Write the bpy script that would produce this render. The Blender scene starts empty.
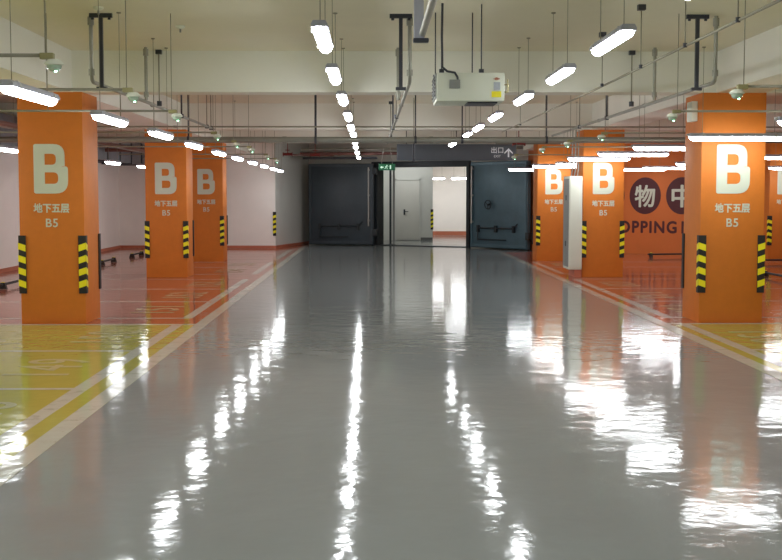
import bpy, bmesh, math, random
from mathutils import Vector, Matrix
random.seed(7)
C = bpy.context.scene.collection
PI = math.pi
CEIL = 3.37      # ceiling height
BEAM = 2.87      # underside of the beams
ORD = ['nearest', 'second', 'third', 'fourth', 'fifth', 'sixth', 'seventh', 'eighth', 'ninth', 'tenth', 'eleventh', 'twelfth']

# ------------------------------------------------------------------ materials
def srgb(r, g, b):
    def f(c):
        c /= 255.0
        return c / 12.92 if c <= 0.04045 else ((c + 0.055) / 1.055) ** 2.4
    return (f(r), f(g), f(b), 1)

def mat(name, col, rough=0.6, metal=0.0, var=0.0, scale=3.0, bump=0.0, bscale=60.0, emit=None, estr=0.0, coat=0.0, spec=0.5, stretch=(1, 1, 1)):
    m = bpy.data.materials.new(name)
    m.use_nodes = True
    nt = m.node_tree
    b = nt.nodes['Principled BSDF']
    b.inputs['Base Color'].default_value = col
    b.inputs['Roughness'].default_value = rough
    b.inputs['Metallic'].default_value = metal
    b.inputs['Specular IOR Level'].default_value = spec
    b.inputs['Coat Weight'].default_value = coat
    tc = nt.nodes.new('ShaderNodeTexCoord')
    mp = nt.nodes.new('ShaderNodeMapping')
    mp.inputs['Scale'].default_value = stretch
    nt.links.new(tc.outputs['Object'], mp.inputs['Vector'])
    if var > 0:
        n = nt.nodes.new('ShaderNodeTexNoise')
        n.inputs['Scale'].default_value = scale
        n.inputs['Detail'].default_value = 5
        n.inputs['Roughness'].default_value = 0.65
        nt.links.new(mp.outputs['Vector'], n.inputs['Vector'])
        r = nt.nodes.new('ShaderNodeValToRGB')
        r.color_ramp.elements[0].position = 0.3
        r.color_ramp.elements[1].position = 0.7
        r.color_ramp.elements[0].color = tuple(c * (1 - var) for c in col[:3]) + (1,)
        r.color_ramp.elements[1].color = tuple(min(1, c * (1 + var)) for c in col[:3]) + (1,)
        nt.links.new(n.outputs['Fac'], r.inputs['Fac'])
        nt.links.new(r.outputs['Color'], b.inputs['Base Color'])
    if bump > 0:
        n2 = nt.nodes.new('ShaderNodeTexNoise')
        n2.inputs['Scale'].default_value = bscale
        n2.inputs['Detail'].default_value = 3
        nt.links.new(mp.outputs['Vector'], n2.inputs['Vector'])
        bp = nt.nodes.new('ShaderNodeBump')
        bp.inputs['Strength'].default_value = 1.0
        bp.inputs['Distance'].default_value = bump
        nt.links.new(n2.outputs['Fac'], bp.inputs['Height'])
        nt.links.new(bp.outputs['Normal'], b.inputs['Normal'])
    if emit:
        b.inputs['Emission Color'].default_value = emit
        b.inputs['Emission Strength'].default_value = estr
    return m

def floor_mat(name, col, var=0.06, worn=None):
    """epoxy floor paint: glossy, slightly wavy from the roller, faint dirt"""
    m = mat(name, col, rough=FLOOR_ROUGH, var=0)
    nt = m.node_tree
    b = nt.nodes['Principled BSDF']
    b.inputs['IOR'].default_value = 1.38
    b.inputs['Specular IOR Level'].default_value = 0.23
    geo = nt.nodes.new('ShaderNodeNewGeometry')
    def noise(scale, detail, sx=1.0, sy=1.0, w=0.5):
        mp = nt.nodes.new('ShaderNodeMapping'); mp.inputs['Scale'].default_value = (sx, sy, 1)
        nt.links.new(geo.outputs['Position'], mp.inputs['Vector'])
        n = nt.nodes.new('ShaderNodeTexNoise'); n.inputs['Scale'].default_value = scale
        n.inputs['Detail'].default_value = detail; n.inputs['Roughness'].default_value = w
        nt.links.new(mp.outputs['Vector'], n.inputs['Vector'])
        return n.outputs['Fac']
    # colour: large soft patches and fine speckle
    a = noise(0.7, 6, 1.0, 0.6, 0.65)
    r = nt.nodes.new('ShaderNodeValToRGB')
    r.color_ramp.elements[0].position = 0.3; r.color_ramp.elements[1].position = 0.72
    r.color_ramp.elements[0].color = tuple(c * (1 - var) for c in col[:3]) + (1,)
    r.color_ramp.elements[1].color = tuple(min(1, c * (1 + var)) for c in col[:3]) + (1,)
    nt.links.new(a, r.inputs['Fac'])
    out = r.outputs['Color']
    if worn:
        w = noise(5.0, 6, 1, 1, 0.7)
        rr = nt.nodes.new('ShaderNodeValToRGB')
        rr.color_ramp.elements[0].position = 0.56; rr.color_ramp.elements[1].position = 0.74
        nt.links.new(w, rr.inputs['Fac'])
        mx = nt.nodes.new('ShaderNodeMix'); mx.data_type = 'RGBA'
        nt.links.new(rr.outputs['Color'], mx.inputs['Factor'])
        nt.links.new(out, mx.inputs['A']); mx.inputs['B'].default_value = worn
        out = mx.outputs['Result']
    nt.links.new(out, b.inputs['Base Color'])
    # roughness patches
    ra = noise(1.1, 4)
    mr = nt.nodes.new('ShaderNodeMapRange')
    mr.inputs['To Min'].default_value = FLOOR_ROUGH - 0.02; mr.inputs['To Max'].default_value = FLOOR_ROUGH + 0.04
    nt.links.new(ra, mr.inputs['Value']); nt.links.new(mr.outputs['Result'], b.inputs['Roughness'])
    # waviness of the coat
    h1 = noise(2.6, 2, 1.0, 1.0, 0.5)
    h2 = noise(9.0, 2, 1.0, 0.9, 0.5)
    ma = nt.nodes.new('ShaderNodeMath'); ma.operation = 'MULTIPLY_ADD'
    nt.links.new(h2, ma.inputs[0]); ma.inputs[1].default_value = 0.32; nt.links.new(h1, ma.inputs[2])
    bp = nt.nodes.new('ShaderNodeBump'); bp.inputs['Strength'].default_value = 1.0
    bp.inputs['Distance'].default_value = FLOOR_BUMP
    nt.links.new(ma.outputs[0], bp.inputs['Height'])
    nt.links.new(bp.outputs['Normal'], b.inputs['Normal'])
    return m

FLOOR_ROUGH = 0.075
FLOOR_BUMP = 0.0042
M = {}
M['floor_grey'] = floor_mat('grey epoxy', srgb(136, 140, 139), 0.05)
M['floor_yellow'] = floor_mat('yellow epoxy', srgb(168, 164, 80), 0.06)
M['floor_red'] = floor_mat('red epoxy', srgb(164, 92, 70), 0.06)
M['line'] = floor_mat('worn white line paint', srgb(184, 184, 172), 0.05, worn=srgb(150, 146, 130))
M['digit'] = floor_mat('white floor numbers', srgb(184, 180, 140), 0.05, worn=srgb(160, 155, 110))
M['ceiling'] = mat('ceiling paint', srgb(228, 222, 200), 0.9, var=0.03, scale=0.8, bump=0.002, bscale=40)
M['beam'] = mat('beam paint', srgb(236, 235, 225), 0.9, var=0.03, scale=0.8, bump=0.002, bscale=40)
M['wall'] = mat('white wall paint', srgb(250, 244, 239), 0.85, var=0.03, scale=1.2, bump=0.001, bscale=50)
M['wall_grey'] = mat('pale grey wall paint', srgb(214, 214, 208), 0.85, var=0.03, scale=1.2)
M['wall_orange'] = mat('orange wall paint', srgb(212, 116, 54), 0.7, var=0.04, scale=1.5)
M['orange'] = mat('orange column paint', srgb(212, 120, 34), 0.6, var=0.05, scale=6, bump=0.0008, bscale=90)
M['base'] = mat('orange baseboard', srgb(196, 116, 88), 0.5, var=0.05)
M['base_grey'] = mat('grey baseboard', srgb(110, 112, 112), 0.5, var=0.05)
M['letter'] = mat('pale letters', srgb(208, 214, 196), 0.5, var=0.02)
M['brown'] = mat('dark plum paint', srgb(84, 40, 44), 0.7, var=0.06)
M['black'] = mat('black rubber', srgb(34, 32, 32), 0.6, var=0.1)
M['yellow'] = mat('reflective yellow', srgb(250, 236, 30), 0.4, var=0.03)
M['tube'] = mat('galvanised conduit', srgb(160, 160, 150), 0.4, metal=0.6, var=0.08, scale=12)
M['dark_steel'] = mat('dark steel strut', srgb(66, 68, 76), 0.45, metal=0.5, var=0.1, scale=10)
M['rod'] = mat('hanger rod', srgb(144, 140, 122), 0.6, metal=0.1, var=0.1)
M['pipe'] = mat('grey painted pipe', srgb(138, 138, 128), 0.35, metal=0.3, var=0.08, scale=5)
M['duct'] = mat('galvanised duct', srgb(116, 120, 128), 0.5, metal=0.3, var=0.15, scale=4)
M['housing'] = mat('grey lamp housing', srgb(176, 178, 194), 0.45, var=0.03)
M['clip'] = mat('steel clip', srgb(190, 190, 186), 0.35, metal=0.6, var=0.05)
M['lamp'] = mat('lit lamp diffuser', (1, 1, 1, 1), 0.4, emit=(0.95, 0.985, 1.0, 1), estr=30.0)
M['cabinet'] = mat('pale cabinet enamel', srgb(226, 230, 216), 0.4, var=0.02)
M['cabinet_grey'] = mat('grey enamel', srgb(140, 142, 140), 0.5, var=0.05)
M['paper'] = mat('label paper', srgb(180, 186, 196), 0.6, var=0.1, scale=60)
M['olive'] = mat('olive box', srgb(146, 140, 96), 0.6, var=0.05)
M['sensor'] = mat('translucent sensor plastic', srgb(170, 190, 170), 0.15, var=0.1, scale=40, coat=0.5)
M['led'] = mat('green led', (0.3, 1, 0.5, 1), 0.4, emit=(0.35, 1.0, 0.55, 1), estr=12.0)
M['gate'] = mat('blue grey steel', srgb(90, 116, 128), 0.38, metal=0.2, var=0.12, scale=2.0)
M['gate_dark'] = mat('dark grey steel', srgb(66, 76, 84), 0.4, metal=0.2, var=0.12, scale=2.0)
M['frame'] = mat('gate frame steel', srgb(48, 54, 58), 0.45, metal=0.2, var=0.1)
M['sign'] = mat('slate sign panel', srgb(86, 94, 104), 0.4, var=0.03)
M['sign_white'] = mat('white sign lettering', srgb(222, 226, 230), 0.5, emit=(0.8, 0.85, 0.9, 1), estr=0.15)
M['exit_green'] = mat('lit green exit sign', srgb(20, 90, 60), 0.4, emit=srgb(10, 90, 56), estr=0.25)
M['exit_white'] = mat('lit white pictogram', srgb(220, 255, 230), 0.4, emit=(0.7, 1, 0.8, 1), estr=0.4)
M['red'] = mat('red valve enamel', srgb(130, 40, 34), 0.5, var=0.08)
M['rust'] = mat('brown red pipe', srgb(112, 70, 62), 0.5, var=0.12, scale=8)
M['brass'] = mat('brass', srgb(160, 150, 110), 0.5, metal=0.5)
M['door'] = mat('off white door', srgb(214, 212, 204), 0.5, var=0.02)

# ------------------------------------------------------------------ mesh builder
class MB:
    def __init__(s):
        s.v = []; s.f = []; s.mi = []; s.sm = []
    def add(s, vs, fs, mi=0, smooth=False):
        o = len(s.v); s.v += [tuple(v) for v in vs]
        for f in fs:
            s.f.append(tuple(i + o for i in f)); s.mi.append(mi); s.sm.append(smooth)
        return s
    def box(s, x0, x1, y0, y1, z0, z1, mi=0, bev=0.0, T=None):
        if bev <= 0:
            vs = [(x, y, z) for z in (z0, z1) for y in (y0, y1) for x in (x0, x1)]
            fs = [(0, 2, 3, 1), (4, 5, 7, 6), (0, 1, 5, 4), (2, 6, 7, 3), (0, 4, 6, 2), (1, 3, 7, 5)]
            if T: vs = [T @ Vector(v) for v in vs]
            return s.add(vs, fs, mi)
        bm = bmesh.new(); bmesh.ops.create_cube(bm, size=1)
        for v in bm.verts:
            v.co = Vector(((x0 + x1) / 2 + v.co.x * (x1 - x0), (y0 + y1) / 2 + v.co.y * (y1 - y0), (z0 + z1) / 2 + v.co.z * (z1 - z0)))
        bmesh.ops.bevel(bm, geom=bm.edges[:], offset=bev, segments=2, affect='EDGES', profile=0.6)
        bm.verts.index_update()
        vs = [v.co.copy() for v in bm.verts]
        if T: vs = [T @ v for v in vs]
        s.add(vs, [tuple(v.index for v in f.verts) for f in bm.faces], mi, True)
        bm.free(); return s
    def tube(s, pts, r, n=10, mi=0, caps=True):
        pts = [Vector(p) for p in pts]; rings = []
        N = len(pts); prev = None
        for i, p in enumerate(pts):
            if i == 0: d = pts[1] - p
            elif i == N - 1: d = p - pts[i - 1]
            else: d = (pts[i + 1] - p).normalized() + (p - pts[i - 1]).normalized()
            d.normalize()
            if prev is None:
                up = Vector((0, 0, 1)) if abs(d.z) < 0.9 else Vector((0, 1, 0))
                u = d.cross(up).normalized()
            else:
                u = (prev - d * prev.dot(d)).normalized()
            prev = u; w = d.cross(u)
            rings.append([p + (u * math.cos(2 * PI * k / n) + w * math.sin(2 * PI * k / n)) * r for k in range(n)])
        vs = [v for R in rings for v in R]; fs = []
        for i in range(N - 1):
            for k in range(n):
                a = i * n + k; b = i * n + (k + 1) % n
                fs.append((a, b, b + n, a + n))
        s.add(vs, fs, mi, True)
        if caps:
            s.add(rings[0], [tuple(reversed(range(n)))], mi); s.add(rings[-1], [tuple(range(n))], mi)
        return s
    def prism(s, pts, axis, a0, a1, mi=0, smooth=False, T=None):
        """closed outline extruded along axis. axis 'x': pts=(y,z); 'y': (x,z); 'z': (x,y)"""
        def P(p, a):
            return {'x': (a, p[0], p[1]), 'y': (p[0], a, p[1]), 'z': (p[0], p[1], a)}[axis]
        n = len(pts)
        lo = [Vector(P(p, a0)) for p in pts]; hi = [Vector(P(p, a1)) for p in pts]
        if T: lo = [T @ v for v in lo]; hi = [T @ v for v in hi]
        s.add(lo + hi, [(k, (k + 1) % n, (k + 1) % n + n, k + n) for k in range(n)], mi, smooth)
        s.add(lo, [tuple(reversed(range(n)))], mi); s.add(hi, [tuple(range(n))], mi)
        return s
    def lathe(s, prof, n=16, mi=0, org=(0, 0, 0)):
        vs = []; fs = []
        for r, z in prof:
            for k in range(n):
                vs.append((org[0] + r * math.cos(2 * PI * k / n), org[1] + r * math.sin(2 * PI * k / n), org[2] + z))
        for i in range(len(prof) - 1):
            for k in range(n):
                a = i * n + k; b = i * n + (k + 1) % n
                fs.append((a, b, b + n, a + n))
        return s.add(vs, fs, mi, True)
    def quad(s, a, b, c, d, mi=0):
        return s.add([a, b, c, d], [(0, 1, 2, 3)], mi)
    def build(s, name, mats, parent=None, loc=None, rot=None, fix=True):
        me = bpy.data.meshes.new(name)
        me.from_pydata(s.v, [], s.f)
        if not isinstance(mats, (list, tuple)): mats = [mats]
        for m in mats: me.materials.append(m)
        for p, mi, sm in zip(me.polygons, s.mi, s.sm):
            p.material_index = mi; p.use_smooth = sm
        if fix:
            bm = bmesh.new(); bm.from_mesh(me)
            bmesh.ops.remove_doubles(bm, verts=bm.verts, dist=1e-5)
            bmesh.ops.recalc_face_normals(bm, faces=bm.faces)
            for e in bm.edges:
                if len(e.link_faces) == 2 and e.calc_face_angle(0) > 0.7: e.smooth = False
            bm.to_mesh(me); bm.free()
        o = bpy.data.objects.new(name, me); C.objects.link(o)
        if parent: o.parent = parent
        if loc: o.location = loc
        if rot: o.rotation_euler = rot
        return o

def tag(o, label=None, cat=None, group=None, kind=None):
    if label: o['label'] = label
    if cat: o['category'] = cat
    if group: o['group'] = group
    if kind: o['kind'] = kind
    return o
def empty(name, loc=(0, 0, 0), rz=0.0):
    o = bpy.data.objects.new(name, None); C.objects.link(o)
    o.empty_display_size = 0.1
    o.location = loc; o.rotation_euler = (0, 0, rz)
    return o
def copy_tree(o, parent=None):
    c = o.copy(); C.objects.link(c); c.parent = parent
    for ch in [x for x in C.objects if x.parent == o]:
        copy_tree(ch, c)
    return c
def struct(o): o['kind'] = 'structure'; return o

def text_mesh(s, height, bold=0.0, depth=0.004, spacing=1.0, align='CENTER', fat=0.0):
    """mesh of lettering in the local XZ plane facing -Y; cap height = height, baseline z=0"""
    cu = bpy.data.curves.new('lettering', 'FONT')
    cu.body = s; cu.size = 1.0; cu.offset = bold; cu.extrude = 0.01
    cu.align_x = align; cu.space_character = spacing; cu.resolution_u = 4
    ob = bpy.data.objects.new('lettering', cu); C.objects.link(ob)
    bpy.context.view_layer.update()
    dg = bpy.context.evaluated_depsgraph_get()
    me = bpy.data.meshes.new_from_object(ob.evaluated_get(dg))
    bpy.data.objects.remove(ob); bpy.data.curves.remove(cu)
    ys = [v.co.y for v in me.vertices]
    k = height / (max(ys) - min(ys)); y0 = min(ys)
    for v in me.vertices:
        x, y, z = v.co
        v.co = (x * k, (-z) * depth / 0.02, (y - y0) * k)
    if fat > 0:            # heavier strokes
        V = [v.co.copy() for v in me.vertices]; F = [tuple(p.vertices) for p in me.polygons]; n = len(V)
        m2 = bpy.data.meshes.new('lettering'); vs_ = []; fs_ = []
        for q in range(8):
            d = Vector((math.cos(q * PI / 4) * fat, -.00004 * q, math.sin(q * PI / 4) * fat))
            vs_ += [v + d for v in V]; fs_ += [tuple(i + q * n for i in f) for f in F]
        m2.from_pydata(vs_, [], fs_); return m2
    return me
def text_obj(name, me, m, parent=None, loc=(0, 0, 0), rot=(0, 0, 0), sx=1.0):
    me.materials.clear(); me.materials.append(m)
    o = bpy.data.objects.new(name, me); C.objects.link(o)
    o.parent = parent; o.location = loc; o.rotation_euler = rot; o.scale = (sx, 1, 1)
    return o

# ------------------------------------------------------------------ the shell
XL, XR, YB = -7.7, 13.0, -8.0
struct(MB().box(XL - .2, XR + .2, YB - .2, 50, -0.2, 0).build('floor', M['floor_grey']))
EPS = 0.0012
def patch(name, m, rects, z=EPS):
    mb = MB()
    for (x0, x1, y0, y1) in rects:
        mb.box(x0, x1, y0, y1, z - 0.001, z)
    return struct(mb.build(name, m, fix=False))
XA, XB = -2.09, 3.50           # edges of the grey driving lane
YS = 14.83                     # yellow to red
patch('floor_yellow_bays', M['floor_yellow'], [(XL, XA, YB, YS), (XB, XR, YB, YS)])
def poly(name, m, pts, z):
    return struct(MB().prism(pts, 'z', z - 0.001, z).build(name, m))
poly('floor_red_bays_left', M['floor_red'], [(XL, YS), (XA, YS), (XA, 37.6), (-2.15, 39.6), (-2.97, 36.2), (XL, 36.5)], EPS)
poly('floor_red_bays_right', M['floor_red'], [(XB, YS), (XR, YS), (XR, 29.8), (4.6, 34.0), (XB, 33.7)], EPS)
lines = []
lines += [(XA - .15, XA, YB, 38.5), (XB, XB + .15, YB, 33.8)]                 # wide edge lines
xl1, xl0 = -2.39, -2.52
xr0, xr1 = 3.77, 3.90
seg = [(YB, YS - .05), (15.57, 22.85), (24.3, 28.7), (30.0, 35.2)]
for a, b in seg:
    lines.append((xl0, xl1, a, b))
    if b < 34: lines.append((xr0, xr1, a, b))
lines += [(XL + .1, XA - .15, YS - .04, YS + .06), (XB + .15, XR, YS - .04, YS + .06)]
bay = [2.58, 5.02, 7.45, 9.88, 12.31, 15.6, 18.03, 20.46, 22.85, 24.3, 26.65, 28.7, 30.0, 32.4, 34.8]
for y in bay:
    lines.append((XL + .1, xl0, y - .04, y + .04))
    if y < 30: lines.append((xr1, XR - .1, y - .04, y + .04))
patch('floor_parking_lines', M['line'], lines, z=2 * EPS)
# bay numbers
nums = [(8.65, '148'), (11.1, '149'), (13.5, '150'), (16.8, '151'), (19.2, '152'), (21.6, '153'), (25.4, '154'), (27.7, '155')]
mbn = []
for k, (y, t) in enumerate(nums):
    for side in (-1, 1):
        if side == 1: t2 = str(int(t) - 60 + 40)
        else: t2 = t
        me = text_mesh(t2, 0.6, bold=0.0, depth=0.002, spacing=1.1)
        o = text_obj('floor_bay_number', me, M['digit'])
        ang = PI / 2 if side == -1 else -PI / 2
        x = -2.75 if side == -1 else 4.12
        # baseline towards the lane, top away from it
        o.matrix_world = Matrix.Translation((x, y, 3 * EPS)) @ Matrix.Rotation(ang, 4, 'Z') @ Matrix.Rotation(-PI / 2, 4, 'X') @ Matrix.Diagonal((0.9, 1, 1, 1))
        struct(o)

struct(MB().box(XL - .2, XR + .2, YB - .2, 50, CEIL, CEIL + .2).build('ceiling', M['ceiling']))
# beams: across the lane at each row of columns, and along both rows
for k, y in enumerate([-1.85, 6.55, 14.93, 23.4, 29.1]):
    struct(MB().box(XL, XR, y, y + .45, BEAM, CEIL + .01).build('trim_beam_across', M['beam']))
struct(MB().box(-4.38, -3.73, YB, 36.3, BEAM - .003, CEIL + .01).build('trim_beam_left', M['beam']))
struct(MB().box(4.22, 4.82, YB, 34.1, BEAM - .003, CEIL + .01).build('trim_beam_right', M['beam']))

def wall(name, p0, p1, m, z0=0, z1=CEIL + .05, t=0.2, kind=True):
    """vertical slab whose visible face runs p0->p1, thickness away to the left of p0->p1"""
    p0, p1 = Vector((*p0, 0)), Vector((*p1, 0)); d = (p1 - p0).normalized(); n = Vector((-d.y, d.x, 0)) * t
    pts = [(p0.x, p0.y), (p1.x, p1.y), ((p1 + n).x, (p1 + n).y), ((p0 + n).x, (p0 + n).y)]
    return struct(MB().prism(pts, 'z', z0, z1).build(name, m))
def skirt(name, p0, p1, m, h=0.085, t=0.015):
    p0, p1 = Vector((*p0, 0)), Vector((*p1, 0)); d = (p1 - p0).normalized(); n = Vector((d.y, -d.x, 0)) * t
    pts = [(p0.x, p0.y), (p1.x, p1.y), ((p1 + n).x, (p1 + n).y), ((p0 + n).x, (p0 + n).y)]
    return struct(MB().prism(pts, 'z', 0.003, h).build(name, m))
G0, G1, G2 = Vector((-2.15, 39.7)), Vector((2.9, 36.87)), Vector((4.6, 35.9))     # plane of the gate
gd = (G1 - G0).normalized()
wall('wall_left', (XL, YB), (XL, 36.5), M['wall'])
wall('wall_back_left', (XL, 36.45), (-2.97, 36.2), M['wall'])
wall('wall_back_angled', (-2.97, 36.2), (-2.15, 39.8), M['wall_grey'])
wall('wall_rear', (XR, YB), (XL, YB), M['wall'])
wall('wall_right', (XR, 30), (XR, YB), M['wall_orange'])
O0, O1 = Vector((4.6, 34.07)), Vector((13.1, 29.85))
wall('wall_back_orange', O0, O1, M['wall_orange'])
wall('wall_back_return', (4.6, 36.0), (4.6, 34.0), M['wall_orange'])
skirt('baseboard_left', (XL, YB), (XL, 36.5), M['base'])
skirt('baseboard_back_left', (XL, 36.45), (-2.97, 36.2), M['base'])
skirt('baseboard_back_angled', (-2.97, 36.2), (-2.15, 39.8), M['base'])
# gate wall with the opening
def gp(s, off=0.0):      # point along the gate plane, s metres from G0, off towards the camera
    n = Vector((gd.y, -gd.x))
    return G0 + gd * s + n * off
LG = (G1 - G0).length
s0, s1 = 2.62, LG - 0.02        # opening
wall('wall_gate_left', G0, gp(s0 - .2), M['wall_grey'], t=.3)
wall('wall_gate_right', gp(s1 + .1), G2, M['wall_grey'], t=.3)
wall('wall_gate_above', gp(s0 - .2), gp(s1 + .1), M['wall_grey'], z0=2.66, t=.3)
# ante-room behind the opening
wall('wall_room_front', (0.0, 42.7), (2.09, 42.7), M['wall_grey'], t=.15)
wall('wall_room_side', (2.088, 42.76), (2.088, 48.2), M['wall'], t=.12)
wall('wall_room_far', (1.9, 48.1), (9.0, 47.4), M['wall'], t=.15)
wall('wall_room_left', (0.0, 38.8), (0.0, 42.8), M['wall_grey'], t=.15)
wall('wall_room_right', (4.9, 49), (4.9, 35.9), M['wall'], t=.15)
skirt('baseboard_room_far', (2.1, 48.07), (8.9, 47.4), M['base'], h=.16)
skirt('baseboard_room_front', (1.6, 42.7), (2.09, 42.7), M['base_grey'], h=.1)
# service door in the ante-room
d1 = empty('door_1', (1.2, 42.68, 0)); struct(d1)
MB().box(-.40, .40, -.03, .01, .02, 2.12, bev=.004).build('door_leaf', M['door'], d1)
MB().box(-.46, -.405, -.05, .015, .003, 2.18).box(.405, .46, -.05, .015, .003, 2.18).box(-.46, .46, -.05, .015, 2.125, 2.18).build('door_frame', M['wall_grey'], d1)
MB().tube([(-.12, -.04, 1.02), (-.12, -.09, 1.02), (.02, -.09, 1.02)], .013).box(-.15, -.09, -.045, -.03, .9, 1.1).build('door_handle', M['frame'], d1)

# ------------------------------------------------------------------ blast gate
fr = empty('gate_frame', (G0.x, G0.y, 0), math.atan2(gd.y, gd.x))
MB().box(s0 - .2, s0 + .02, -.1, .32, 0.003, 2.66, bev=.01).build('jamb', M['frame'], fr)
MB().box(s1 - .02, s1 + .08, -.1, .32, 0.003, 2.66, bev=.01).build('jamb', M['frame'], fr)
MB().box(s0 + .025, s1 - .025, -.1, .32, 2.48, 2.66, bev=.01).build('lintel', M['frame'], fr)
MB().box(s0 + .025, s1 - .025, -.1, .32, .002, .02).build('threshold', M['frame'], fr)
tag(fr, 'dark steel frame around the open gateway at the far end of the lane', 'gate frame')
po = empty('steel_post', (0.57, 38.9, 0))
MB().box(-.075, -.005, -.04, .04, .003, 3.37).build('upright', M['frame'], po)
MB().box(.035, .10, -.03, .03, .003, 3.37).build('upright', M['cabinet_grey'], po)
MB().box(-.1, .12, -.06, .06, .003, .02).build('base_plate', M['frame'], po)
tag(po, 'slim twin steel post standing in the open gateway under the green exit sign', 'post')

def leaf(name, p0, p1, m, h=2.6, wheel=None, rail_s=None, flip=False):
    """steel leaf, visible face p0->p1; lower cross-bars, wheel and rail are parts"""
    p0, p1 = Vector(p0), Vector(p1); L = (p1 - p0).length
    t = empty(name, (p0.x, p0.y, 0), math.atan2(p1.y - p0.y, p1.x - p0.x))
    p = MB(); p.box(0, L, 0, .14, .03, h, bev=.012)
    p.box(.03, .1, -.025, .0, .06, h - .03); p.box(L - .1, L - .03, -.025, .0, .06, h - .03)
    p.box(.1, L - .1, -.025, 0, h - .1, h - .03); p.box(.1, L - .1, -.025, 0, .06, .13)
    p.build('leaf_panel', m, t)
    b = MB()
    x0, x1 = (.38, L - .5)
    b.tube([(x0, -.06, .62), (x1, -.06, .62)], .022); b.tube([(x0, -.06, .28), (x1 - .3, -.06, .28)], .018)
    for x in (x0, (x0 + x1) / 2, x1):
        b.box(x - .035, x + .035, -.085, 0, .5, .7); 
    b.tube([(x0, -.06, .62), (x0, -.06, .24)], .018)
    b.tube([(x1, -.06, .62), (x1 + .16, -.06, .76)], .018)
    b.build('locking_bar', M['frame'], t)
    for z in (.3, h - .35):
        MB().box(L - .03, L + .10, -.06, .10, z, z + .22, bev=.01).build('hinge', M['frame'], t)
    if wheel:
        w = MB(); R = .13; n = 20
        w.tube([(wheel + R * math.cos(2 * PI * k / n), -.11, 1.32 + R * math.sin(2 * PI * k / n)) for k in range(n + 1)], .014, 8)
        for k in range(3):
            a = 2 * PI * k / 3 + .5
            w.tube([(wheel, -.11, 1.32), (wheel + R * math.cos(a), -.11, 1.32 + R * math.sin(a))], .011, 6)
        w.tube([(wheel, 0, 1.32), (wheel, -.13, 1.32)], .025)
        w.build('hand_wheel', M['frame'], t)
    if rail_s is not None:
        r = MB(); r.tube([(rail_s, -.06, .62 if not flip else .75), (rail_s, -.06, 2.48)], .024)
        for z in (.8, 1.6, 2.4): r.box(rail_s - .03, rail_s + .03, -.05, 0, z - .03, z + .03)
        r.build('bright_rail', M['clip'], t)
    return t
l1 = leaf('blast_door', (-2.1, 38.60), (-.02, 38.15), M['gate_dark'], rail_s=1.98, wheel=None)
tag(l1, 'dark grey steel blast door leaf standing open left of the gateway', 'blast door')
l2 = leaf('blast_door', (2.92, 36.42), (4.42, 34.62), M['gate'], wheel=.85, rail_s=.1, flip=True)
tag(l2, 'blue grey steel blast door leaf with a hand wheel, open right of the gateway', 'blast door')

# ------------------------------------------------------------------ columns
def curve_mesh(splines, depth):
    cu = bpy.data.curves.new('shape', 'CURVE'); cu.dimensions = '2D'; cu.fill_mode = 'BOTH'; cu.extrude = 0.01
    for pts in splines:
        sp = cu.splines.new('POLY'); sp.points.add(len(pts) - 1)
        for q, p in zip(sp.points, pts): q.co = (p[0], p[1], 0, 1)
        sp.use_cyclic_u = True
    ob = bpy.data.objects.new('shape', cu); C.objects.link(ob)
    bpy.context.view_layer.update()
    me = bpy.data.meshes.new_from_object(ob.evaluated_get(bpy.context.evaluated_depsgraph_get()))
    bpy.data.objects.remove(ob); bpy.data.curves.remove(cu)
    for v in me.vertices:
        x, y, z = v.co; v.co = (x, -z * depth / 0.02, y)
    return me
def rounded(pts, n=6):
    """pts: (x, y, radius) corners -> polygon"""
    out = []; N = len(pts)
    for i in range(N):
        p = Vector(pts[i][:2]); a = Vector(pts[i - 1][:2]); b = Vector(pts[(i + 1) % N][:2]); r = pts[i][2]
        if r <= 0: out.append((p.x, p.y)); continue
        u = (a - p).normalized(); w = (b - p).normalized()
        ang = u.angle(w); d = r / math.tan(ang / 2); d = min(d, (a - p).length * .499, (b - p).length * .499)
        q0 = p + u * d; q1 = p + w * d
        for k in range(n + 1):
            t = k / n; q = q0 * (1 - t) ** 2 + p * (2 * t * (1 - t)) + q1 * t * t
            out.append((q.x, q.y))
    return out
def big_B():
    W, H = .42, .61
    # outline of a heavy rounded B with a notch at the waist
    o = [(0, 0, .03), (W, 0, .16), (W, H * .555, .12), (W * .80, H * .545, .0), (W * .91, H * .535, .05), (W * .91, H, .14), (0, H, .03)]
    h1 = [(.135, .355, .004), (.275, .355, .055), (.275, .49, .055), (.135, .49, .004)]
    h2 = [(.135, .12, .004), (.30, .12, .06), (.30, .262, .06), (.135, .262, .004)]
    sp = [[(x - W / 2, y) for x, y in rounded(q)] for q in (o, h1, h2)]
    return curve_mesh(sp, .006)
B_ME = big_B()
CN_ME = text_mesh('地下五层', .112, bold=0, depth=.005, fat=.0035)
B5_ME = text_mesh('B5', .105, bold=.01, depth=.005, spacing=1.1)
for me in (CN_ME, B5_ME):
    pass
def guard_mb(plain=False):
    """corner guard: faces towards -Y and -X, corner at origin, 0.09 wide legs"""
    g = MB(); t = .018; w = .075
    z0, z1 = 0.38, 1.10
    g.prism([(-t, -t + .01), (-t + .01, -t), (w, -t), (w, 0), (0, 0), (0, w), (-t, w)], 'z', z0, z1, 0)
    for k in range(0 if plain else 4):
        zt = z1 - .088 - k * .152; h = .08; sl = .03
        # on the -Y leg: slants down towards the face centre
        g.prism([(-t + .002, zt), (w - .002, zt - sl), (w - .002, zt - sl - h), (-t + .002, zt - h)], 'y', -t - .002, -t + .001, 1)
        g.prism([(-t + .002, zt), (w - .002, zt - sl), (w - .002, zt - sl - h), (-t + .002, zt - h)], 'x', -t - .002, -t + .001, 1)
    return g
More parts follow.
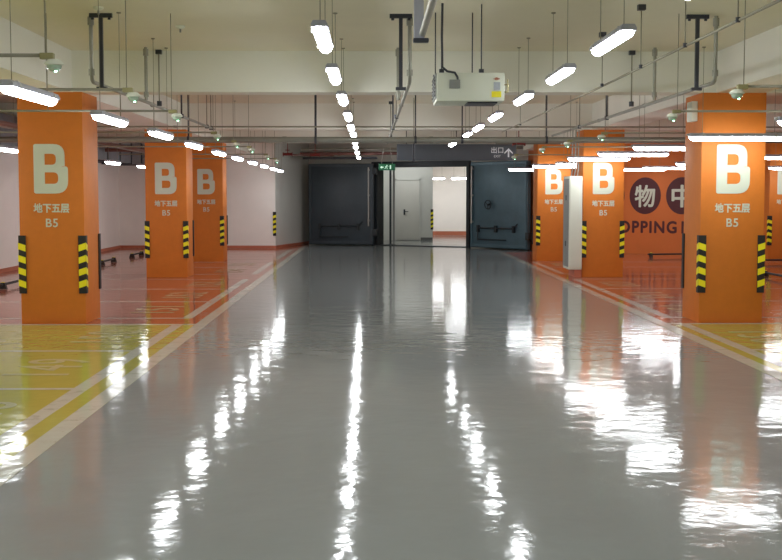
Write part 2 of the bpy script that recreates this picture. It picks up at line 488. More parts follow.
def make_column(name):
    t = empty(name)
    MB().box(-.4, .4, 0, .8, 0, BEAM + .0, bev=.008).build('shaft', M['orange'], t)
    for (x, y, rz) in ((-.4, 0, 0), (.4, 0, PI / 2), (.4, .8, PI), (-.4, .8, -PI / 2)):
        o = guard_mb(y > 0).build('corner_guard', [M['black'], M['yellow']], t, (x, y, 0), (0, 0, rz))
        o['label'] = 'black guard with yellow stripes' if y == 0 else 'plain black guard'
    b = bpy.data.objects.new('letter', B_ME); C.objects.link(b); B_ME.materials.clear(); B_ME.materials.append(M['letter'])
    b.parent = t; b.location = (.0, -.0025, 1.62); b['label'] = 'large pale B'
    w = max(v.co.x for v in CN_ME.vertices) - min(v.co.x for v in CN_ME.vertices)
    text_obj('floor_name', CN_ME, M['letter'], t, (0, -.002, 1.385), sx=.44 / w)
    text_obj('floor_code', B5_ME, M['letter'], t, (0, -.002, 1.205))
    return t
col0 = make_column('column')
cols = [(-4.015, 14.95, 'orange square column at the yellow and red boundary left of the lane'),
        (4.455, 14.95, 'orange square column at the yellow and red boundary right of the lane'),
        (-4.05, 23.4, 'orange column left of the lane, second in its row'),
        (4.46, 23.4, 'orange column right of the lane, behind the tall pale cabinet'),
        (-4.06, 29.1, 'orange column left of the lane, farthest in its row'),
        (4.35, 29.1, 'orange column right of the lane beside the blue grey blast door'),
        (10.0, 29.1, 'orange column at the far right edge, before the orange wall')]
for i, (x, y, lab) in enumerate(cols):
    o = col0 if i == 0 else copy_tree(col0)
    o.location = (x, y, 0)
    tag(o, lab, 'column', 'orange columns marked B')

# ------------------------------------------------------------------ lamps
def make_lamp(name, hang, L=1.19, rods=True):
    """strip lamp along local Y, centre of diffuser at origin, hung from the ceiling 'hang' metres above"""
    t = empty(name); h = L / 2
    # housing: shallow tray, narrower on top
    sec = [(-.056, 0), (-.056, .018), (-.042, .042), (.042, .042), (.056, .018), (.056, 0)]
    MB().prism(sec, 'y', -h, h, 0).build('housing', M['housing'], t)
    # diffuser: rounded trough, rounded in plan at the ends
    d = MB(); n = 10; S = 16
    rings = []
    for i in range(S + 1):
        y = -h + L * i / S
        e = min(1.0, math.sqrt(max(0.0, 1 - ((abs(y) - (h - .06)) / .061) ** 2))) if abs(y) > h - .06 else 1.0
        e = max(e, .25)
        rings.append([(-.050 * e * math.cos(PI * k / n), y, -.0005 - .048 * e * math.sin(PI * k / n)) for k in range(n + 1)])
    ys = [-h, -h + .006, -h + .02, -h + .04, -h + .062] + [-h + .062 + (L - .124) * j / 4 for j in (1, 2, 3)] + [h - .062, h - .04, h - .02, h - .006, h]
    rings = []
    for y in ys:
        q = max(0.0, abs(y) - (h - .062)) / .062
        e = max(.2, math.sqrt(max(0, 1 - q * q)))
        rings.append([(-.050 * e * math.cos(PI * k / n), y, -.0005 - .048 * e * math.sin(PI * k / n)) for k in range(n + 1)])
    m = n + 1; vs = [v for R in rings for v in R]
    fs = [(i * m + k, i * m + k + 1, (i + 1) * m + k + 1, (i + 1) * m + k) for i in range(len(rings) - 1) for k in range(n)]
    d.add(vs, fs, 0, True); d.add(rings[0], [tuple(range(m))], 0); d.add(rings[-1], [tuple(reversed(range(m)))], 0)
    d.build('diffuser', M['lamp'], t)
    for s in (-1, 1):
        c = MB(); y = s * (h - .16)
        c.box(-.062, -.0565, y - .012, y + .012, -.02, .03); c.box(.0565, .062, y - .012, y + .012, -.02, .03)
        c.box(-.045, .045, y - .012, y + .012, .0425, .048)
        c.build('clip', M['clip'], t)
        if rods:
            r = MB(); r.tube([(0, y, .048), (0, y, hang)], .0032, 6); r.lathe([(.0, 0), (.022, 0), (.022, -.010), (.0, -.016)], 10, org=(0, y, hang))
            r.build('hanger_rod', M['rod'], t)
    MB().tube([(0, h, .025), (0, h + .03, .025)], .012, 8).build('cable_gland', M['clip'], t)
    return t
def lamp_row(name, spots, z, rz, labs, group):
    base = None
    for (x, y), lab in zip(spots, labs):
        o = base = make_lamp(name, CEIL - z) if base is None else copy_tree(base)
        o.location = (x, y, z); o.rotation_euler = (0, 0, rz)
        tag(o, lab, 'lamp', group)
def row_labels(n, where, beg='nearest of'):
    out = []
    for k in range(n):
        w = ('nearest' if k == 0 else ORD[k] + ' nearest') if k < n - 1 else 'farthest'
        out.append('white strip lamp %s, %s the camera in its row' % (where, w if w != 'farthest' else 'farthest from'))
    return [s.replace('nearest the camera', 'nearest the camera').replace('farthest from the camera', 'farthest from the camera') for s in out]
cy = [3.2, 6.1, 8.75, 11.4, 14.2, 17.3, 20.1, 22.6, 25.6, 28.45, 32.2, 36.0]
cx = [-.39, -.395, -.395, -.40, -.39, -.39, -.40, -.40, -.42, -.44, -.45, -.46]
def labels_for(ys, first_vis, where):
    out = []; k = 0; nvis = len([y for y in ys if y >= first_vis])
    for y in ys:
        if y < first_vis:
            out.append('white strip lamp %s, overhead before the frame begins at depth %.0f' % (where, y + 20))
        else:
            w = 'nearest the camera' if k == 0 else ('farthest from the camera' if k == nvis - 1 else ORD[k] + ' nearest the camera')
            out.append('lit strip lamp %s, %s' % (where, w)); k += 1
    return out
lamp_row('strip_lamp', list(zip(cx[1:], cy[1:])), 2.73, 0, labels_for(cy[1:], 5, 'over the middle of the lane'), 'strip lamps over the middle of the lane')
ry = [6.2, 8.9, 11.35, 14.1, 17.3, 20.1, 22.4, 26.6]
lamp_row('strip_lamp', [(1.72, y) for y in ry], 2.73, 0, labels_for(ry, 5, 'over the right half of the lane'), 'strip lamps over the right half of the lane')
ly = [8.57, 11.4, 14.2, 17.3, 20.4, 23.2, 26.3, 29.4, 32.4, 34.9]
lx = [-2.45, -2.50, -2.52, -2.59, -2.63, -2.63, -2.65, -2.68, -2.70, -2.72]
lamp_row('strip_lamp', list(zip(lx, ly)), 2.315, 0, labels_for(ly, 5, 'along the left edge of the lane'), 'strip lamps along the left edge of the lane')
wy = [18.3, 22.0, 25.8, 29.2, 32.5]
lamp_row('strip_lamp', [(-5.58, y) for y in wy], 2.3, 0, labels_for(wy, 5, 'over the left bays near the wall'), 'strip lamps over the left parking bays')
ay = [(4.40, 11.4), (4.36, 14.45), (4.37, 17.6), (4.36, 20.3), (4.28, 22.95), (4.62, 26.6), (4.35, 28.6), (4.2, 32.3)]
lamp_row('strip_lamp', ay, 2.30, PI / 2, labels_for([y for x, y in ay], 5, 'set crosswise beside the right columns'), 'crosswise strip lamps beside the right columns')
by = [(7.3, 21.3), (7.1, 25.9), (7.22, 29.6), (7.0, 31.3)]
lamp_row('strip_lamp', by, 2.28, PI / 2, labels_for([y for x, y in by], 5, 'set crosswise before the wall lettering'), 'crosswise strip lamps before the orange wall')
lamp_row('strip_lamp', [(9.9, 28.3)], 2.25, PI / 2, ['lit strip lamp hung crosswise at the far right edge before the outer column'], 'crosswise strip lamps before the orange wall')
lamp_row('strip_lamp', [(2.42, 46.3), (3.27, 46.1)], 2.25, .42, ['lit strip lamp seen through the gateway, left of the pair', 'lit strip lamp seen through the gateway, right of the pair'], 'strip lamps beyond the gateway')
# unseen lamps added behind, beside and past the gate to raise the light level
off_view_fill = [(-.37, 3.2, 2.73, 0), (-.37, .2, 2.73, 0), (-.37, -3, 2.73, 0), (1.74, 3.2, 2.73, 0), (1.74, .2, 2.73, 0), (1.74, -3, 2.73, 0),
            (-2.46, 5.7, 2.315, 0), (-2.46, 2.6, 2.315, 0), (-2.46, -.5, 2.315, 0), (4.4, 8.3, 2.3, PI / 2), (4.4, 5, 2.3, PI / 2), (4.4, 1, 2.3, PI / 2),
            (-5.6, 14.5, 2.3, 0), (-5.6, 10.5, 2.3, 0), (-5.6, 6, 2.3, 0), (-6.9, 11.8, 2.45, 0), (-7.1, 15.5, 2.45, 0), (-7.15, 18.0, 2.45, 0), (8, 17.5, 2.3, PI / 2), (8, 13, 2.3, PI / 2), (8, 8, 2.3, PI / 2), (10.8, 23.5, 2.3, PI / 2),
            (.9, 40.5, 3.1, PI / 2), (1.3, 41.6, 3.1, PI / 2), (3.2, 43.6, 3.1, PI / 2)]
base = {}; cnt = {}
for i, (x, y, z, rz) in enumerate(off_view_fill):
    if z not in base: o = base[z] = make_lamp('strip_lamp', CEIL - z)
    else: o = copy_tree(base[z])
    o.location = (x, y, z); o.rotation_euler = (0, 0, rz)
    side = 'inside the room past the gateway' if y > 38 else ('over the lane' if -3 < x < 3 else ('over the left bays' if x < 0 else 'over the right bays'))
    cnt[side] = cnt.get(side, -1) + 1
    tag(o, 'added fill lamp %s, outside the picture, %s of its kind' % (side, 'first' if cnt[side] == 0 else ORD[cnt[side]]), 'lamp', 'added fill lamps outside the picture')

# ------------------------------------------------------------------ conduits, hangers, sensors
def hanger(x, y, z0, z1, r=.009, m='rod', lab=None, sq=False, c=.03):
    t = empty('pipe_hanger', (x, y, z0))
    mb = MB()
    if sq: mb.box(-r, r, -r, r, 0, z1 - z0)
    else: mb.tube([(0, 0, 0), (0, 0, z1 - z0)], r, 8)
    mb.build('rod', M[m], t)
    MB().lathe([(.0, c), (c, c), (c, -c), (.0, -c)], 10).build('pipe_clamp', M['dark_steel'], t)
    MB().box(-.035, .035, -.035, .035, z1 - z0 - .05, z1 - z0).build('ceiling_plate', M['dark_steel'], t)
    return tag(t, lab, 'pipe hanger', 'rods that hang the conduits from the ceiling')
def riser(x, y, z, lab, r=.02, straight=False):
    if straight:
        t = MB().tube([(0, 0, CEIL - z), (0, 0, .024)], r, 10)
    else: t = MB().tube([(0, 0, CEIL - z), (0, 0, .07), (0, .02, .02), (0, .07, 0), (0, .12, 0)], r, 10)
    t.tube([(0, 0, CEIL - z - .1), (0, 0, CEIL - z - .02)], r + .012, 10); t.tube([(0, 0, .06), (0, 0, .12)], r + .01, 10)
    o = t.build('conduit_riser', M['tube'], None, (x, y, z)); tag(o, lab, 'conduit', 'conduit risers'); return o
def run(name, pts, r, m, lab, cat='conduit', coup=True, step=3.0):
    mb = MB().tube(pts, r, 10)
    a, b = Vector(pts[0]), Vector(pts[-1])
    if coup:
        n = int((b - a).length / step); d = (b - a).normalized()
        for k in range(1, n):
            p = a + d * step * k; mb.tube([p - d * .035, p + d * .035], r + .006, 10)
    o = mb.build(name, M[m]); return tag(o, lab, cat)
ZC = 2.72
def t_strut(x, y, z, lab):
    t = empty('strut_hanger', (x, y, z))
    h = CEIL - z
    MB().box(-.018, .018, -.018, .018, 0, h - .04).build('strut', M['dark_steel'], t)
    mb = MB().box(-.11, .11, -.022, .022, h - .04, h)
    for k in (-.08, .08): mb.tube([(k, 0, h - .06), (k, 0, h - .04)], .015, 8)
    mb.build('top_channel', M['dark_steel'], t)
    mb = MB().box(-.05, .05, -.025, .025, -.03, .0); mb.build('foot_bracket', M['dark_steel'], t)
    return tag(t, lab, 'strut hanger', 'dark T shaped strut hangers')
# left, right, middle runs
run('conduit', [(-2.81, 12.13, ZC), (-2.76, 14.6, ZC), (-2.74, 20.6, ZC)], .02, 'tube', 'galvanised conduit running along the left side of the lane')
riser(-2.81, 12.0, ZC, 'vertical conduit coming down beside the left dark strut')
t_strut(-2.69, 11.91, 2.66, 'dark T shaped strut hanging beside the left riser')
run('conduit', [(3.37, 12.13, ZC), (3.36, 22.8, ZC)], .02, 'tube', 'galvanised conduit running along the right side of the lane')
riser(3.37, 12.0, ZC, 'vertical conduit coming down beside the right dark strut')
t_strut(3.16, 11.91, 2.66, 'dark T shaped strut hanging beside the right riser')
run('conduit', [(.33, 12.13, ZC), (.28, 26.2, ZC)], .02, 'tube', 'galvanised conduit running from the middle riser to the exit sign')
riser(.33, 12.0, ZC, 'vertical conduit coming down left of the white ventilation unit')
t_strut(.24, 11.91, 2.66, 'dark T shaped strut left of the white ventilation unit')
run('conduit', [(.33, -7.9, ZC), (.31, 8.5, ZC)], .024, 'tube', 'conduit leaving the top of the picture above the ventilation unit')
t = empty('square_post_hanger', (.285, 8.45, 2.69))
MB().box(-.033, .033, -.03, .03, 0, CEIL - 2.69).build('post', M['housing'], t)
MB().box(-.04, .07, -.035, .035, -.03, -.001, bev=.008).build('foot_bracket', M['dark_steel'], t)
tag(t, 'blue grey square post hanging at the top centre', 'strut hanger')
for x, y, z, lab in [(-2.76, 14.6, ZC, 'vertical conduit in front of the first beam, left side'), (3.36, 14.55, ZC, 'vertical conduit in front of the first beam, right side'),
                     (.27, 14.6, ZC, 'vertical conduit in front of the first beam, near the middle')]:
    riser(x, y, z, lab, straight=True)
side = {'left': -2.75, 'right': 3.36, 'middle': .30}
for s, ys in (('left', [14.86, 17.2, 19.8, 20.3]), ('right', [14.86, 17.5, 19.8]), ('middle', [17.3, 20.2, 22.9])):
    for k, y in enumerate(ys):
        hanger(side[s] + ({'left': .10, 'right': -.21, 'middle': 0}[s] if k == 0 and s != 'middle' else 0), y, ZC, CEIL, .008 if k != 1 else .013, 'rod' if k != 1 else 'dark_steel',
               'thin rod holding the %s conduit, %s nearest the camera' % (s, ORD[k]) if k else 'thin rod holding the %s conduit just before the first beam' % s)
# upper thin conduit on the right
run('conduit', [(2.46, 3.0, 2.8), (2.50, 14.0, 2.8), (2.40, 22.7, 2.79)], .011, 'rod', 'thin conduit slanting across the top right of the view', coup=False)
for k, y in enumerate([8.3, 9.7, 11.3, 13.2, 17.5, 20.5]):
    hanger(2.47, y, 2.8, CEIL, .005, 'rod', 'fine rod holding the thin upper right conduit, %s nearest the camera' % (ORD[k] if k else 'very'), c=.017)
# parking sensors
def make_sensor(name, arm, hang):
    """arm: signed length of the conduit arm along X (away from the lane)"""
    t = empty(name); s = 1 if arm > 0 else -1
    MB().lathe([(0, .031), (.035, .031), (.055, .012), (.058, 0), (.045, -.004)], 20).build('sensor_body', M['cabinet'], t)
    dome = MB().lathe([(.045, -.004), (.041, -.022), (.027, -.036), (0, -.041)], 20).build('sensor_dome', M['sensor'], t)
    MB().lathe([(.010, -.036), (.008, -.047), (0, -.05)], 10, org=(.012, -.012, .004)).build('led', M['led'], dome)
    MB().box(min(0, s * .08), max(0, s * .08), -.025, .025, .032, .068, bev=.005).build('junction_box', M['olive'], t)
    MB().tube([(s * .08, 0, .055), (arm, 0, .055)], .011, 8).build('conduit_arm', M['rod'], t)
    for k, x in enumerate((s * .05, arm * .42)):
        MB().tube([(x, 0, .07), (x, 0, hang)], .004, 6).build('drop_rod', M['rod'], t)
    return t
ls = [(-1.92, 7.2, 2.37), (-1.91, 9.5, 2.37), (-1.96, 11.9, 2.36), (-2.09, 15.95, 2.41), (-2.12, 18.5, 2.40), (-2.1, 20.6, 2.41), (-2.16, 24.4, 2.40), (-2.2, 27.2, 2.38)]
bs = make_sensor('parking_sensor', -3.0, CEIL - 2.37)
for k, (x, y, z) in enumerate(ls):
    o = bs if k == 0 else copy_tree(bs); o.location = (x, y, 2.37)
    tag(o, 'parking sensor with green light on the left conduit arms, %s the camera' % ('nearest' if k == 0 else ORD[k] + ' nearest'), 'parking sensor', 'parking sensors along the left bays')
rs = [(2.73, 9.15), (2.91, 11.85), (3.0, 16.0), (2.9, 18.2), (2.86, 20.6), (2.85, 24.6)]
bs = make_sensor('parking_sensor', 2.6, CEIL - 2.37)
for k, (x, y) in enumerate(rs):
    o = bs if k == 0 else copy_tree(bs); o.location = (x, y, 2.37)
    tag(o, 'parking sensor on the right conduit arms, %s the camera' % ('nearest' if k == 0 else ORD[k] + ' nearest'), 'parking sensor', 'parking sensors along the right bays')
# pipes across the far end
run('pipe', [(-6.8, 21.42, 2.58), (XR - .1, 21.42, 2.58)], .055, 'pipe', 'thick grey pipe crossing the whole garage below the second beam', 'pipe', step=2.6)
run('pipe', [(-6.5, 21.25, 2.80), (9.5, 21.25, 2.80)], .014, 'rod', 'thin pipe crossing just above the thick grey pipe', 'pipe')
for k, x in enumerate([-5.2, -1.05, -3.3, 1.55, 3.05, 5.9, .72]):
    y = 21.42; t = empty('pipe_hanger', (x, y, 2.58))
    MB().tube([(0, 0, .055), (0, 0, CEIL - 2.58)], .012 if k != 1 else .02, 8).build('rod', M['dark_steel'], t)
    MB().tube([(-.02, 0, 0), (.02, 0, 0)], .066, 16).build('pipe_clamp', M['dark_steel'], t)
    nm = ['over the left bays', 'left of the middle lamp row', 'before the second left column', 'right of the middle lamps', 'over the right edge of the lane', 'over the right bays', 'near the middle conduit'][k]
    tag(t, 'dark rod carrying the thick grey crossing pipe ' + nm, 'pipe hanger', 'rods that carry the crossing pipe')
# far pipes above the gate
run('pipe', [(-2.25, 36.9, 2.86), (2.3, 36.0, 2.86)], .05, 'rust', 'brown pipe running above the dark blast door', 'pipe', step=1.2)
run('pipe', [(-2.2, 36.7, 2.98), (4.4, 35.0, 2.98)], .04, 'pipe', 'grey pipe running above the brown pipe at the gate', 'pipe', step=1.5)
run('pipe', [(-2.2, 37.3, 2.74), (.1, 36.9, 2.74)], .035, 'dark_steel', 'dark pipe just over the top of the left blast door', 'pipe', step=1.0)
run('pipe', [(-2.5, 35.0, 2.78), (-1.9, 35.9, 2.78), (-1.2, 36.0, 2.78)], .025, 'rust', 'brown red sprinkler pipe end beside the far left corner', 'pipe', coup=False)
def valve(x, y, z, lab):
    t = empty('valve', (x, y, z))
    MB().tube([(-.13, 0, 0), (.13, 0, 0)], .04, 12).tube([(-.14, 0, 0), (-.12, 0, 0)], .065, 14).tube([(.12, 0, 0), (.14, 0, 0)], .065, 14).build('valve_body', M['red'], t)
    MB().tube([(0, 0, .03), (0, 0, CEIL - z)], .012, 8).tube([(.06 * math.cos(k * PI / 6), .06 * math.sin(k * PI / 6), .12) for k in range(13)], .012, 6).build('valve_wheel', M['red'], t)
    return tag(t, lab, 'valve', 'red valves at the far end')
valve(-2.5, 34.9, 2.78, 'red valve beside the far left wall corner')
valve(-1.75, 35.85, 2.80, 'red valve above the left edge of the dark blast door')
valve(3.1, 25.9, 2.72, 'red valve hanging above the right end of the direction sign')
run('pipe', [(2.6, 25.9, 2.72), (5.2, 25.9, 2.72)], .03, 'pipe', 'short grey pipe through the red valve right of the sign', 'pipe', coup=False)
run('pipe', [(-5.3, 17.0, 2.62), (-5.3, 33, 2.62)], .035, 'rust', 'brown pipe along the left bays near the duct', 'pipe')
run('pipe', [(-5.9, 17.0, 2.72), (-5.9, 34, 2.72)], .05, 'pipe', 'grey pipe along the left bays beside the duct', 'pipe')
run('pipe', [(-6.8, 30.6, 2.74), (-4.6, 30.6, 2.74)], .05, 'rust', 'brown cross pipe over the far left bays', 'pipe')
# ventilation duct
t = empty('ventilation_duct', (-7.25, 19, 2.5))
MB().box(-.4, .4, 0, 17.2, 0, .6).build('duct_body', M['duct'], t)
for k in range(12):
    y = .05 + k * 1.5
    mb = MB().box(-.43, .43, y, y + .04, -.03, -.001).box(-.43, -.401, y, y + .04, -.001, .63).box(.401, .43, y, y + .04, -.001, .63).box(-.43, .43, y, y + .04, .601, .63)
    mb.tube([(.415, y + .02, .63), (.415, y + .02, .87)], .01, 6)
    mb.build('duct_flange', M['dark_steel'], t)
tag(t, 'galvanised rectangular ventilation duct along the top of the left wall', 'duct')

# ------------------------------------------------------------------ ceiling unit
t = empty('ventilation_unit', (.875, 11.25, 2.475))
W = .315
MB().box(-W, W, 0, .62, 0, .262, bev=.008).build('casing', M['cabinet'], t)
mb = MB()
mb.box(-W - .012, -W + .002, .03, .59, .03, .26); mb.build('intake_frame', M['cabinet_grey'], t)
mb = MB()
for k in range(6): mb.box(-W - .02, -W - .010, .06, .56, .05 + k * .034, .065 + k * .034)
mb.build('intake_grille', M['dark_steel'], t)
MB().box(-.02, .26, .10, .5, -.012, .0).build('outlet_slot', M['dark_steel'], t)
MB().box(-.20, -.10, -.03, -.001, .115, .195, bev=.004).build('switch_box', M['cabinet_grey'], t)
MB().box(.215, .275, -.004, -.001, .10, .175).build('rating_plate', M['paper'], t)
MB().box(.195, .285, -.004, -.001, .035, .09).build('warning_label', M['yellow'], t)['label'] = 'yellow sticker'
MB().tube([(.24 + .03 * math.cos(a), -.004, .205 + .012 * math.sin(a)) for a in [k * PI / 2 for k in range(5)]], .003, 6).box(.228, .252, -.004, -.001, .2, .21).build('emblem', M['base'], t)['label'] = 'small reddish diamond emblem'
for (x, y) in ((-.27, .02), (-.30, .56), (.10, .02), (.06, .56)):
    mb = MB().tube([(x, y, .262), (x, y, CEIL - 2.475)], .006, 8).box(x - .022, x + .022, y - .025, y + .025, .262, .295); mb.build('hanging_rod', M['dark_steel'], t)
MB().tube([(-.265, -.01, CEIL - 2.475), (-.27, -.015, .6), (-.265, -.02, .31), (-.22, -.02, .272), (-.15, -.02, .26), (-.125, -.018, .22), (-.12, -.015, .19)], .011, 8).build('power_cable', M['dark_steel'], t)
MB().tube([(W, .1, .16), (W + .04, .1, .16), (W + .04, .1, .21)], .007, 8).tube([(W, .2, .10), (W + .055, .2, .10), (W + .055, .2, .18)], .008, 8).build('side_pipe', M['brass'], t)
tag(t, 'white box shaped ventilation unit with a yellow label hung from the ceiling', 'ventilation unit')

# sprinkler heads / small detectors on the ceiling
def detector(x, y, lab):
    t = empty('ceiling_detector', (x, y, CEIL))
    MB().lathe([(0, 0), (.05, 0), (.05, -.015), (.03, -.03), (0, -.035)], 14).build('detector_base', M['cabinet'], t)
    MB().tube([(0, 0, -.03), (0, 0, -.07)], .01, 8).build('detector_tip', M['cabinet_grey'], t)
    tag(t, lab, 'detector', 'small detectors on the ceiling')
detector(-2.05, 12.75, 'small white ceiling detector left of the middle, before the first beam')
detector(-2.62, 11.5, 'small white ceiling detector above the left dark strut')
detector(1.15, 9.6, 'small white ceiling detector near the white ventilation unit')

# ------------------------------------------------------------------ cabinet on the second right column
t = empty('electrical_cabinet', (3.92, 23.33, 0))
MB().box(-.135, .117, 0, .72, .15, 1.97, bev=.01).build('cabinet_body', M['cabinet'], t)
MB().box(-.12, .115, -.018, -.001, .18, 1.94, bev=.004).build('cabinet_door', M['cabinet'], t)
MB().box(-.145, -.136, .05, .67, .2, 1.92, bev=.002).build('side_panel', M['cabinet_grey'], t)
for z in (.6, 1.5): MB().box(-.155, -.146, .3, .36, z, z + .1).build('latch', M['dark_steel'], t)
MB().box(-.02, .12, .03, .7, 0.0, .149).build('plinth', M['base'], t)
mb = MB()
for k in range(3):
    x = -.07 + k * .06
    mb.tube([(x, .2, 1.97), (x + .02, .2, 2.1), (x + .01, .18, 2.35), (x + .02, .18, BEAM)], .012, 8)
mb.build('feed_cable', M['tube'], t)
tag(t, 'tall pale electrical cabinet against the second right hand column', 'cabinet')

# pale box high on the first right column
t = empty('wall_box', (4.055, 15.28, 2.53))
MB().box(-.075, -.0, -.12, .12, 0, .25, bev=.006).build('box_body', M['cabinet'], t)
MB().box(-.082, -.0755, -.10, .10, .02, .23, bev=.002).build('box_lid', M['cabinet'], t)
tag(t, 'small pale box mounted high on the nearest right column', 'junction box')

# ------------------------------------------------------------------ signs
t = empty('direction_sign', (1.97, 28.9, 2.43))
MB().box(-1.43, 1.43, 0, .12, 0, .39, bev=.01).build('sign_panel', M['sign'], t)
me = text_mesh('出口', .15, bold=.008, depth=.004); text_obj('sign_characters', me, M['sign_white'], t, (.98, -.002, .175))
me = text_mesh('EXIT', .055, depth=.004); text_obj('sign_word', me, M['sign_white'], t, (.98, -.002, .075))
a = MB().prism([(-.018, 0), (.018, 0), (.018, .2), (-.018, .2)], 'y', -.004, -.0005)
for s in (-1, 1):
    a.prism([(0, .215), (s * .1, .115), (s * .1, .075), (0, .165)], 'y', -.004, -.0006)
a.build('arrow', M['sign_white'], t, (1.25, 0, .08))
for x in (-1.2, 0, 1.2):
    MB().tube([(x, .06, .385), (x, .06, CEIL - 2.43)], .01, 8).build('hanging_rod', M['dark_steel'], t)
tag(t, 'long slate grey hanging sign with characters, EXIT and an upward arrow', 'sign')

t = empty('exit_sign', (.27, 26.2, 2.14))
MB().box(-.18, .18, 0, .04, 0, .14, bev=.006).build('sign_box', M['exit_green'], t)
m_ = MB()
m_.prism([(.06, .03), (.09, .03), (.09, .11), (.06, .11)], 'y', -.003, -.0005)
m_.tube([(.0, -.003, .115), (.0, -.003, .1)], .011, 8)
m_.tube([(-.005, -.003, .1), (-.02, -.003, .07), (.01, -.003, .05), (-.005, -.003, .025)], .006, 6)
m_.tube([(-.02, -.003, .07), (-.035, -.003, .045), (-.055, -.003, .04)], .006, 6)
m_.tube([(-.008, -.003, .092), (.03, -.003, .085)], .005, 6); m_.tube([(-.008, -.003, .092), (-.04, -.003, .075)], .005, 6)
m_.prism([(-.15, .065), (-.11, .095), (-.11, .078), (-.075, .078), (-.075, .055), (-.11, .055), (-.11, .035)], 'y', -.003, -.0005)
m_.build('pictogram', M['exit_white'], t)
for x in (-.12, .12): MB().tube([(x, .02, .135), (x * .5, .02, ZC - 2.14 - .02)], .006, 6).build('hanging_rod', M['clip'], t)
tag(t, 'small green lit exit sign with running figure in front of the gateway', 'exit sign')

# black pendant rod in front of the sign
t = empty('pendant_device', (.71, 22.0, 2.24))
MB().tube([(0, 0, .12), (0, 0, CEIL - 2.24)], .006, 6).build('rod', M['rod'], t)
MB().tube([(0, 0, .0), (0, 0, .3)], .022, 10).lathe([(.0, -.02), (.03, -.02), (.03, .02), (0, .02)], 10).build('device_body', M['dark_steel'], t)
tag(t, 'slim dark pendant hanging in front of the direction sign left end', 'pendant')

# ------------------------------------------------------------------ wall lettering
od = (O1 - O0).normalized(); oang = math.atan2(od.y, od.x)
def op(s, off): 
    n = Vector((od.y, -od.x)); return O0 + od * s + n * off
S0 = 3.11
for k, ch in enumerate('购物中心'):
    p = op(S0 + (k - 1) * 1.0, .001)
    t = empty('wall_roundel', (p.x, p.y, 1.585), oang)
    n = 40
    MB().prism([(.43 * math.cos(2 * PI * q / n), .50 * math.sin(2 * PI * q / n)) for q in range(n)], 'y', -.006, 0).build('disc', M['brown'], t)
    me = text_mesh(ch, .58, bold=0, depth=.004, fat=.014)
    w = max(v.co.x for v in me.vertices) - min(v.co.x for v in me.vertices)
    text_obj('character', me, M['letter'], t, (0, -.008, -.30), sx=.56 / w)
    lab = ['plum disc with a white character, hidden behind the cabinet column', 'plum disc with white character 物 on the orange wall', 'plum disc with white character 中 on the orange wall', 'plum disc with white character 心, last on the orange wall'][k]
    tag(t, lab, 'wall sign', 'round painted characters on the orange wall')
for word, ss, ww, lab in (('SHOPPING', -1.27, 2.14, 'dark painted word SHOPPING on the orange wall below the round characters'), ('MALL', .98, 1.0, 'dark painted word MALL on the orange wall, partly behind the nearest right column')):
    me = text_mesh(word, .31, bold=0, depth=.004, spacing=1.16, align='LEFT', fat=.015)
    xs = [v.co.x for v in me.vertices]; w = max(xs) - min(xs)
    p = op(S0 + ss, .001)
    o = text_obj('wall_lettering', me, M['brown'], None, (p.x, p.y, .58), (0, 0, oang), sx=ww / w)
    tag(o, lab, 'lettering', 'painted words on the orange wall')
# corner guard at the white wall corner and in the ante-room
def lone_guard(x, y, rz, lab):
    o = guard_mb().build('corner_guard', [M['black'], M['yellow']], None, (x, y, 0), (0, 0, rz))
    tag(o, lab, 'corner guard', 'corner guards on wall corners')
lone_guard(-2.97, 36.19, PI / 2 + .02, 'striped corner guard on the white wall corner left of the gate')
lone_guard(2.09, 42.69, PI / 2, 'striped corner guard on the corner inside the gateway')

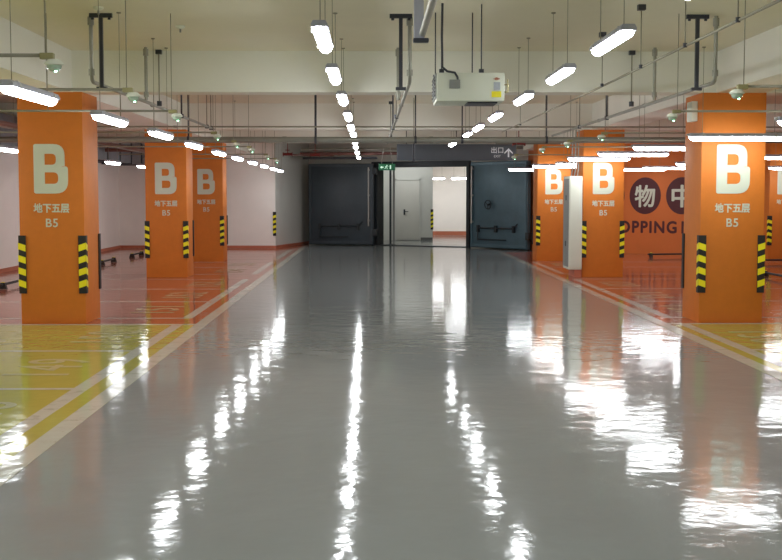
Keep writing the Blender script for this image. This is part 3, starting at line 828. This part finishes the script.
# ------------------------------------------------------------------ wheel stops
def make_stop(L=1.5):
    t = empty('wheel_stop')
    MB().tube([(0, -L / 2, .075), (0, L / 2, .075)], .022, 10).build('bar', M['black'], t)
    for s in (-1, 1):
        y = s * (L / 2 - .12)
        mb = MB().prism([(-.07, 0.002), (.07, 0.002), (.035, .11), (-.035, .11)], 'y', y - .04, y + .04); mb.build('foot', M['black'], t)
        MB().prism([(-.03, .111), (.03, .111), (.025, .118), (-.025, .118)], 'y', y - .03, y + .03).build('reflector', M['yellow'], t)
    return t
st = make_stop()
stops = [(-6.35, 21.15, 0, 'black tubular wheel stop left of the nearest left column'), (-6.3, 19.0, 0, 'black tubular wheel stop in the red bay beside the left frame edge'),
         (-6.28, 25.4, 0, 'black wheel stop behind the nearest left column'), (-6.25, 28.2, 0, 'black wheel stop by the left wall, right of the nearest left column'),
         (-6.2, 31.4, 0, 'black wheel stop by the left wall, in front of the second left column edge'), (7.6, 30.95, PI / 2 + .15, 'black wheel stop below the wall lettering'),
         (7.7, 22.9, 0, 'black wheel stop at the right frame edge, the nearer one'), (9.6, 28.1, PI / 2, 'black wheel stop at the right frame edge, the farther one')]
for k, (x, y, rz, lab) in enumerate(stops):
    o = st if k == 0 else copy_tree(st)
    o.location = (x, y, .002); o.rotation_euler = (0, 0, rz)
    o.scale.y = .72 if y > 30.5 and x > 0 else 1
    tag(o, lab, 'wheel stop', 'tubular wheel stops in the bays')

# ------------------------------------------------------------------ camera, world, view
cam = bpy.data.cameras.new('camera'); co = bpy.data.objects.new('camera', cam); C.objects.link(co)
cam.lens = 36 * 1200 / 782; cam.sensor_width = 36; cam.clip_end = 200
co.location = (-.035, 0, 1.6)
co.rotation_euler = (PI / 2 - math.atan(84.8 / 1200), 0, -math.atan(18 / 1200))
bpy.context.scene.camera = co
w = bpy.data.worlds.new('world'); bpy.context.scene.world = w; w.use_nodes = True
w.node_tree.nodes['Background'].inputs['Color'].default_value = (.05, .05, .05, 1)
vs = bpy.context.scene.view_settings
vs.view_transform = 'Standard'; vs.look = 'None'; vs.gamma = 1; vs.exposure = 0.14
try: bpy.context.scene.display_settings.display_device = 'sRGB'
except Exception: pass
cy_ = bpy.context.scene.cycles
cy_.max_bounces = 8; cy_.diffuse_bounces = 5; cy_.glossy_bounces = 4
cy_.sample_clamp_indirect = 8
